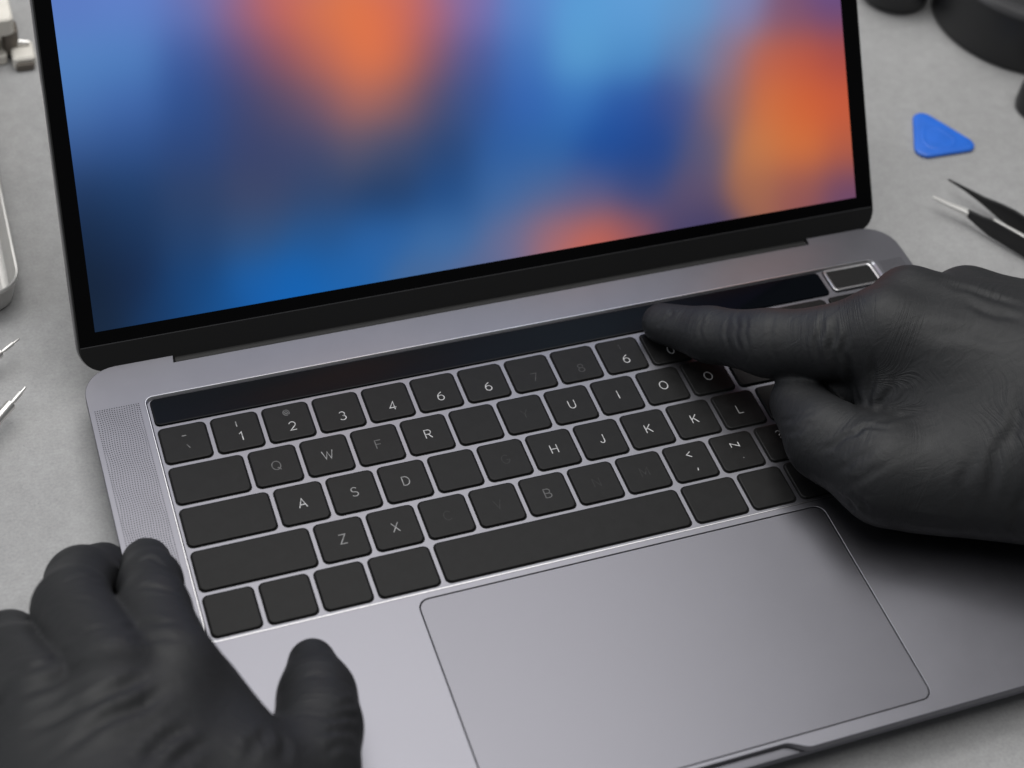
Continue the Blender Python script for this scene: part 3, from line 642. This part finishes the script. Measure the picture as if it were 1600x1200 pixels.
LEFT_FOLDS = [
    (1.1, 2.4, [(-25.5,-141.4,57.0), (-28.7,-143.0,58.1), (-31.9,-144.6,59.5), (-35.3,-146.2,60.8), (-39.9,-147.8,61.8), (-44.7,-149.4,61.9), (-49.6,-149.4,60.8), (-54.3,-151.0,60.0), (-60.7,-151.1,58.8), (-65.5,-151.0,57.1)]),
    (1.2, 2.4, [(-20.7,-146.2,56.4), (-24.3,-147.8,57.5), (-28.4,-151.0,58.9), (-30.3,-152.6,59.6), (-33.6,-154.2,60.8), (-37.7,-155.4,62.2), (-39.9,-155.8,62.7), (-46.3,-159.0,63.5), (-52.2,-162.9,63.8), (-57.5,-165.0,63.6)]),
    (1.1, 2.2, [(-18.7,-159.0,55.6), (-21.7,-162.2,57.3), (-25.1,-163.8,58.9), (-27.1,-165.4,59.8), (-30.3,-168.6,61.4), (-33.5,-171.8,63.0), (-35.4,-173.4,64.0)]),
    (0.8, 2.2, [(-14.5,-165.6,53.9), (-17.5,-167.0,55.4), (-20.5,-168.6,57.1), (-22.3,-170.2,58.1), (-24.3,-171.8,59.2), (-26.6,-173.4,60.5), (-28.7,-175.0,61.6)]),
    (0.9, 2.2, [(-47.0,-126.6,54.1), (-49.5,-124.4,51.1), (-53.4,-127.7,54.2), (-55.9,-128.6,54.8), (-59.7,-128.0,54.1), (-62.9,-124.8,50.9), (-65.6,-122.1,47.1)]),
    (0.8, 2.4, [(-39.9,-135.0,59.8), (-44.7,-135.0,58.2), (-49.5,-134.8,55.5), (-54.3,-136.6,56.1), (-59.1,-137.0,55.9), (-62.5,-136.5,54.7), (-66.5,-135.0,51.2)]),
    (0.7, 1.8, [(-49.2,-115.8,46.8), (-47.2,-116.6,49.4), (-44.8,-118.9,52.3), (-42.2,-119.9,54.2), (-39.9,-120.6,55.2), (-36.8,-120.8,55.4), (-34.1,-119.7,54.3)]),
    (0.6, 1.8, [(-32.7,-123.0,55.8), (-29.5,-121.3,52.7), (-25.9,-117.1,47.5), (-23.1,-118.2,49.4), (-20.7,-120.9,51.2), (-17.5,-122.2,51.9), (-14.3,-122.6,51.2)]),
    (0.5, 2, [(-30.2,-130.1,57.9), (-28.7,-128.6,56.4), (-25.5,-127.0,53.4), (-22.8,-128.0,54.1), (-20.7,-128.6,54.6), (-17.5,-130.2,54.7), (-14.4,-130.2,53.9)]),
    (0.6, 1.2, [(-22.8,-78.7,26.7), (-20.7,-79.0,28.2), (-19.0,-80.8,29.7), (-15.9,-79.0,29.1), (-14.5,-82.2,30.4), (-12.7,-85.4,31.4), (-11.0,-86.9,31.1)]),
    (0.5, 1.2, [(-23.5,-87.4,32.2), (-21.8,-90.9,36.7), (-20.7,-91.6,37.7), (-17.5,-91.4,37.8), (-15.1,-92.6,38.2), (-12.8,-95.0,38.7), (-10.2,-95.6,36.8)]),
    (0.5, 1.3, [(-26.5,-97.1,38.3), (-23.9,-99.7,41.1), (-20.7,-99.8,42.2), (-19.1,-101.3,42.8), (-15.9,-103.4,43.1), (-12.6,-104.5,42.0), (-10.2,-104.6,40.0)]),
    (0.35, 1.3, [(-46.3,-88.6,37.2), (-43.1,-89.1,38.3), (-41.5,-88.2,38.1), (-38.2,-86.9,37.0), (-36.0,-87.9,36.6), (-33.5,-86.9,34.3), (-31.0,-85.4,30.4)]),
    (0.4, 1.5, [(-51.5,-93.4,34.3), (-48.9,-95.6,38.3), (-45.9,-98.2,41.6), (-43.3,-99.7,43.5), (-39.9,-101.6,45.0), (-38.0,-103.9,46.1), (-35.1,-107.5,47.5)]),
    (0.7, 1.2, [(25.7,-151.0,31.0), (27.7,-149.4,30.0), (28.9,-149.4,29.3), (31.6,-147.8,27.3), (32.4,-147.8,26.5), (33.8,-146.2,24.6), (35.9,-143.0,20.0)]),
    (0.8, 1.3, [(21.5,-155.2,33.4), (23.9,-154.2,32.1), (26.8,-154.2,30.5), (28.7,-152.6,29.1), (30.5,-152.5,27.6), (32.8,-151.5,25.3), (35.2,-149.4,21.4)]),
    (0.7, 1.4, [(19.3,-160.6,35.5), (21.1,-160.6,34.8), (23.9,-159.0,33.0), (26.0,-159.0,31.4), (28.4,-157.4,29.0), (29.9,-157.4,27.3), (31.9,-155.8,24.6)]),
    (0.6, 1.5, [(17.2,-167.0,36.8), (19.3,-167.0,35.7), (21.3,-165.4,34.8), (24.3,-163.8,33.0), (26.1,-163.8,31.5), (27.7,-163.8,29.7), (29.6,-162.2,26.9)]),
    (0.3, 1.2, [(19.5,-133.7,25.6), (20.8,-135.1,26.7), (22.5,-134.7,26.8), (24.1,-134.6,26.8), (24.1,-136.6,27.6), (25.7,-136.6,27.4), (27.3,-138.2,27.6)]),
    (0.8, 2, [(3.6,-160.6,44.3), (2.0,-162.2,45.9), (-0.2,-165.4,48.1), (-2.4,-166.5,49.4), (-3.1,-168.6,50.0), (-4.6,-170.2,50.7), (-6.3,-173.4,51.4)]),
    (0.7, 2, [(7.7,-159.0,40.2), (6.7,-162.2,42.5), (7.0,-163.8,42.8), (6.3,-167.0,44.1), (5.9,-168.6,44.8), (4.1,-171.8,46.2), (4.1,-173.4,46.2)]),
]

def build_hand(name, groups, folds, label):
    V, Q = hand_mesh(groups, 1.3)
    me = bpy.data.meshes.new(name)
    me.from_pydata(V.tolist(), [], Q.tolist())
    me.update()
    N = np.zeros(len(V) * 3, np.float32); me.vertices.foreach_get("normal", N); N = N.reshape(-1, 3)
    disp = np.zeros(len(V))
    for depth, width, P in folds:
        P = np.array(P); best = np.full(len(V), 1e9); along = np.zeros(len(V)); n = len(P) - 1
        for i in range(n):
            a, c = P[i], P[i + 1]; ab = c - a
            t = np.clip(((V - a) @ ab) / (ab @ ab + 1e-9), 0, 1)
            dd = np.linalg.norm(V - (a + t[:, None] * ab), axis=1)
            m = dd < best; best[m] = dd[m]; along[m] = (i + t[m]) / n
        fade = np.clip(np.minimum(along, 1 - along) * 3.5, 0.12, 1)
        x = best / (0.85 * width)
        disp += 0.85 * fade * depth * (-np.exp(-x ** 2) + 0.55 * np.exp(-((x - 1.9) / 1.0) ** 2))
    V = V + N * disp[:, None]
    me.vertices.foreach_set("co", V.astype(np.float32).ravel()); me.update()
    # how far along its finger or bone each point lies: drives the fine stretch wrinkles across it
    num_ = np.zeros(len(V)); den = np.full(len(V), 1e-9)
    for kj, segs in groups:
        run = 0.0; last = None
        for a, c, r1, r2, k in segs:
            a = np.array(a); c = np.array(c)
            if last is None or np.abs(a - last).max() > 0.05: run = 0.0
            ab = c - a; ln = np.linalg.norm(ab)
            dd = np.clip(round_cone(V, a, c, r1, r2), 0, None)
            w_ = np.exp(-dd / 1.5); sc_ = (V - a) @ ab / ln + run
            num_ += w_ * sc_; den += w_; run += ln; last = c
    s_ = num_ / den
    st = np.stack([s_ * 0.6, V[:, 0] * 0.055 + V[:, 2] * 0.03, V[:, 1] * 0.055], 1).astype(np.float32)
    at_ = me.attributes.new("stretch", 'FLOAT_VECTOR', 'POINT'); at_.data.foreach_set("vector", st.ravel())
    finish(me, False, 180)
    o = add(name, me, M['glove'])
    sm = o.modifiers.new("smooth", 'SMOOTH'); sm.factor = 0.5; sm.iterations = 1
    ss = o.modifiers.new("subdivision", 'SUBSURF'); ss.levels = 1; ss.render_levels = 1
    return tag(o, label, "hand", "black gloved hands")
build_hand("gloved_hand", RIGHT_HAND, RIGHT_FOLDS, "black nitrile-gloved right hand pressing the touch strip with its index finger")
build_hand("gloved_hand", LEFT_HAND, LEFT_FOLDS, "black nitrile-gloved left hand steadying the near left corner of the laptop")

# ---------------------------------------------------------------- tools on the desk, left
tray = empty("metal_tray", (-86, 150, DESK))
def tring(k, z): return [(x, y, z) for x, y in rrect(-138 + k, 84 + k, -34.4 - k, 230 - k, max(13 - k, 4), 8)]
add("tray_shell", loft("tray_shell", [tring(5, DESK), tring(3.2, DESK + 1.2), tring(1.0, -4.2), tring(0.2, -3.2), tring(0.0, -2.4), tring(0.5, -1.9), tring(1.4, -2.1), tring(1.8, -3.0), tring(4.0, DESK + 2.0), tring(6.5, DESK + 1.0)]), M['steel'], tray)
tag(tray, "shallow stainless-steel tray with a rolled rim at the left edge", "tray")

def driver(tip, back, rs, label):
    """precision driver lying on its handle, tip raised: blade, shaft, collar, handle along one axis."""
    t = Vector(tip); d_ = (Vector(back) - t).normalized()
    root = empty("precision_screwdriver", tuple(t + d_ * 60))
    at_ = lambda s: tuple(t + d_ * s)
    add("blade", tube("blade", [at_(0), at_(0.3), at_(2.6), at_(3.0)], [rs[0] * .6, rs[0], rs[0], rs[0] * .8], 12), M['steel_satin'], root)
    add("shaft", tube("shaft", [at_(2.9), at_(3.3), at_(7.6), at_(8.4), at_(9.2)], [rs[0], rs[1], rs[1], rs[1] * .7, rs[1] * .75], 14), M['steel_satin'], root)
    add("collar", tube("collar", [at_(9.0), at_(9.6), at_(34), at_(35)], [rs[1] * .8, rs[2], rs[2], rs[2] * .8], 18), M['steel'], root)
    add("handle", tube("handle", [at_(34.8), at_(36), at_(40), at_(96), at_(100)], [rs[2], 4.4, 5.0, 5.0, 3.6], 24), M['tool_black'], root)
    return tag(root, label, "screwdriver", "precision screwdrivers at the left edge")
driver((-39.1, 64.7, -8.4), (-120, 6.2, -10.8), (0.45, 0.85, 1.7), "thin silver screwdriver tip nearer the steel tray")
driver((-40.3, 38.8, -8.0), (-104, -30, -10.8), (0.55, 1.0, 2.1), "thicker silver screwdriver tip, the nearer of the two at the left edge")

clamp = empty("bench_clamp", (-25, 255, DESK))
def block(x0, y0, x1, y1, z0, z1, r, k=0.8):
    return loft("block", [[(x, y, z) for x, y in rrect(x0 + i, y0 + i, x1 - i, y1 - i, r, 4)] for i, z in ((k, z0), (0, z0 + k), (0, z1 - k), (k, z1))])
add("upper_jaw", block(-52, 246, -15.5, 292, 0.5, 10, 3), M['cream'], clamp)
add("stem", block(-20.5, 249.5, -13.5, 259, -13, 0.6, 2), M['brown'], clamp)
add("foot", block(-17.5, 241, -7.5, 255, DESK, -9, 2.0), M['cream'], clamp)
add("lower_jaw", block(-52, 246, -19.5, 262, DESK, -10, 2.0), M['cream'], clamp)
add("screw", tube("screw", [(-30, 254, -10.2), (-30, 254, 0.6)], [3, 3], 16), M['brown'], clamp)
add("foot_pad", block(-16.5, 239.5, -8.5, 242.5, DESK, -11.5, 1.0, 0.4), M['brown'], clamp)
add("pin", tube("pin", [(-16.0, 252, -8.6), (-16.0, 252, -7.4), (-9.0, 251, -8.2)], [1.6, 2.0, 1.4], 12), M['steel_satin'], clamp)
add("guide_rod", tube("guide_rod", [(-26, 247.5, -10.2), (-26, 247.5, 0.7)], [1.8, 1.8], 12), M['steel_satin'], clamp)
tag(clamp, "blurred cream plastic clamp at the back left behind the lid", "clamp")

# ---------------------------------------------------------------- tools on the desk, right
PX, PY = 484, 173
pot = empty("lens_pot", (PX, PY, DESK))
add("barrel", lathe("barrel", [(47, 0), (49.3, 0.8), (50, 3), (49.2, 29), (48.6, 30.6)], 72), M['pot_black'], pot, (PX, PY, DESK))
add("rim", lathe("rim", [(48.8, 30.4), (48.4, 32.0), (46.8, 33.6), (43, 34.2), (40.5, 33.2), (39.5, 30.5)], 72), M['pot_rim'], pot, (PX, PY, DESK))
add("lid_disc", lathe("lid_disc", [(40, 29), (40, 31), (38, 31.6), (20, 31.9)], 64), M['pot_black'], pot, (PX, PY, DESK))
tag(pot, "large round black pot with a paler rim at the top right", "pot")

JX, JY = 423, 207
jar = empty("small_jar", (JX, JY, DESK))
add("barrel", lathe("barrel", [(14, 0), (16.5, 1.2), (18.5, 6), (19.5, 22), (19, 24)], 48), M['pot_black'], jar, (JX, JY, DESK))
add("cap", lathe("cap", [(18, 23.6), (18, 31), (16.5, 32.4), (8, 32.8)], 48), M['rubber'], jar, (JX, JY, DESK))
tag(jar, "small black jar cut off by the top edge beside the lid", "jar")

UX, UY = 449.7, 104.8
cup = empty("round_cup", (UX, UY, DESK))
add("barrel", lathe("barrel", [(10.5, 0), (12.0, 0.8), (12.4, 2.5), (11.6, 12), (11.0, 13)], 48), M['pot_black'], cup, (UX, UY, DESK))
add("rim", lathe("rim", [(11.1, 12.8), (10.6, 13.8), (9.2, 14.1), (8.4, 13.4)], 48), M['pot_rim'], cup, (UX, UY, DESK))
add("lid_disc", lathe("lid_disc", [(8.6, 12.4), (8.4, 13.0), (4, 13.2)], 40), M['rubber'], cup, (UX, UY, DESK))
tag(cup, "low black round cup just showing at the right edge by the blue pick", "cup")

# blue opening pick: rounded triangle with a raised ring
def tri(corners, r, k, seg=7):
    P = [Vector((x, y)) for x, y in corners]; c_ = sum(P, Vector((0, 0))) / 3; o_ = []
    for i in range(3):
        a, b_, d_ = P[i - 1], P[i], P[(i + 1) % 3]
        u = (a - b_).normalized(); w = (d_ - b_).normalized(); bis = (u + w).normalized()
        half = math.acos(max(-1, min(1, u.dot(w)))) / 2
        cen = b_ + bis * (r / math.sin(half))
        rr_ = r - k
        def away(v):                                   # angle of the side normal that points out of the triangle
            n_ = Vector((v.y, -v.x))
            if n_.dot(bis) > 0: n_ = -n_
            return math.atan2(n_.y, n_.x)
        a0, a1 = away(u), away(w)
        dlt = (a1 - a0 + math.pi) % (2 * math.pi) - math.pi
        for j in range(seg + 1):
            t = a0 + dlt * j / seg; o_.append((cen.x + rr_ * math.cos(t), cen.y + rr_ * math.sin(t)))
    return o_
pk = [(387.2, 121.0), (368.4, 84.6), (405.6, 83.6)]
pick = empty("opening_pick", (386, 96, DESK))
add("plate", loft("plate", [[(x, y, z) for x, y in tri(pk, 5.2, k)] for k, z in ((0.5, DESK), (0.0, DESK + .4), (0.0, DESK + 1.4), (0.5, DESK + 1.9), (1.6, DESK + 2.1))]), M['blue'], pick)
pc = [(386.4, 111.5), (374.6, 87.8), (397.6, 87.4)]
add("grip_ring", loft("grip_ring", [[(x, y, z) for x, y in tri(pc, 5.6, k)] for k, z in ((-.4, DESK + 2.0), (0.0, DESK + 2.28), (0.8, DESK + 2.32), (1.6, DESK + 2.1), (2.4, DESK + 2.08))], cap=(False, True)), M['blue'], pick)
tag(pick, "bright blue triangular plastic opening pick lying on the desk", "opening pick")

# tweezers lying on edge, arms spread
tw = empty("tweezers", (400, -20, DESK))
def arm(name, stations, material, parent):
    """stations: (x, y, z centre, height, thickness)"""
    loops = []
    for i, (x, y, z, h, t) in enumerate(stations):
        a = stations[max(i - 1, 0)]; c_ = stations[min(i + 1, len(stations) - 1)]
        d_ = Vector((c_[0] - a[0], c_[1] - a[1])).normalized(); n_ = Vector((-d_.y, d_.x))
        loops.append([(x + n_.x * u * t / 2, y + n_.y * u * t / 2, z + v * h / 2) for u, v in ((-1, -.86), (-.8, -1), (.8, -1), (1, -.86), (1, .86), (.8, 1), (-.8, 1), (-1, .86))])
    return add(name, loft(name, loops, smooth=30), material, parent)
ZC = -9.4
arm("silver_tip", [(358.6, 52.9, -8.6, 1.0, 1.0), (363.5, 46.6, -8.8, 1.6, 1.8), (369.6, 39.4, -9.0, 2.8, 2.7)], M['steel_satin'], tw)
arm("near_arm", [(369.2, 39.9, -9.0, 3.2, 2.0), (372.4, 33.4, ZC, 6.0, 1.9), (375.0, 28.6, ZC, 8.6, 1.8), (384, 12.5, ZC, 9.8, 1.8), (402, -21, ZC, 9.6, 1.8), (424, -62, ZC, 7.0, 1.8)], M['tool_black'], tw)
arm("near_arm_edge", [(375.4, 29.2, -4.9, 0.6, 1.0), (384.3, 12.8, -4.35, 0.7, 1.7), (402.3, -20.8, -4.45, 0.7, 1.7), (424, -61, -5.7, 0.7, 1.6)], M['steel_satin'], tw)
arm("far_arm", [(371.6, 61.8, -8.2, 0.7, 0.5), (376.2, 54.0, -8.4, 1.6, 1.2), (380.5, 45.8, -8.8, 3.4, 1.8), (385.2, 37.6, ZC, 7.6, 1.8), (388.0, 32.0, ZC, 9.0, 1.8), (395.5, 14.0, ZC, 9.8, 1.8), (408.5, -17, ZC, 9.6, 1.8), (425.6, -61, ZC, 7.0, 1.8)], M['tool_black'], tw)
arm("joint", [(424.0, -60, ZC, 7.2, 4.4), (427.5, -67.5, ZC, 7.0, 4.0), (432, -77, ZC, 6.4, 3.0)], M['tool_black'], tw)
tag(tw, "black-coated pointed tweezers with one bare silver tip", "tweezers")
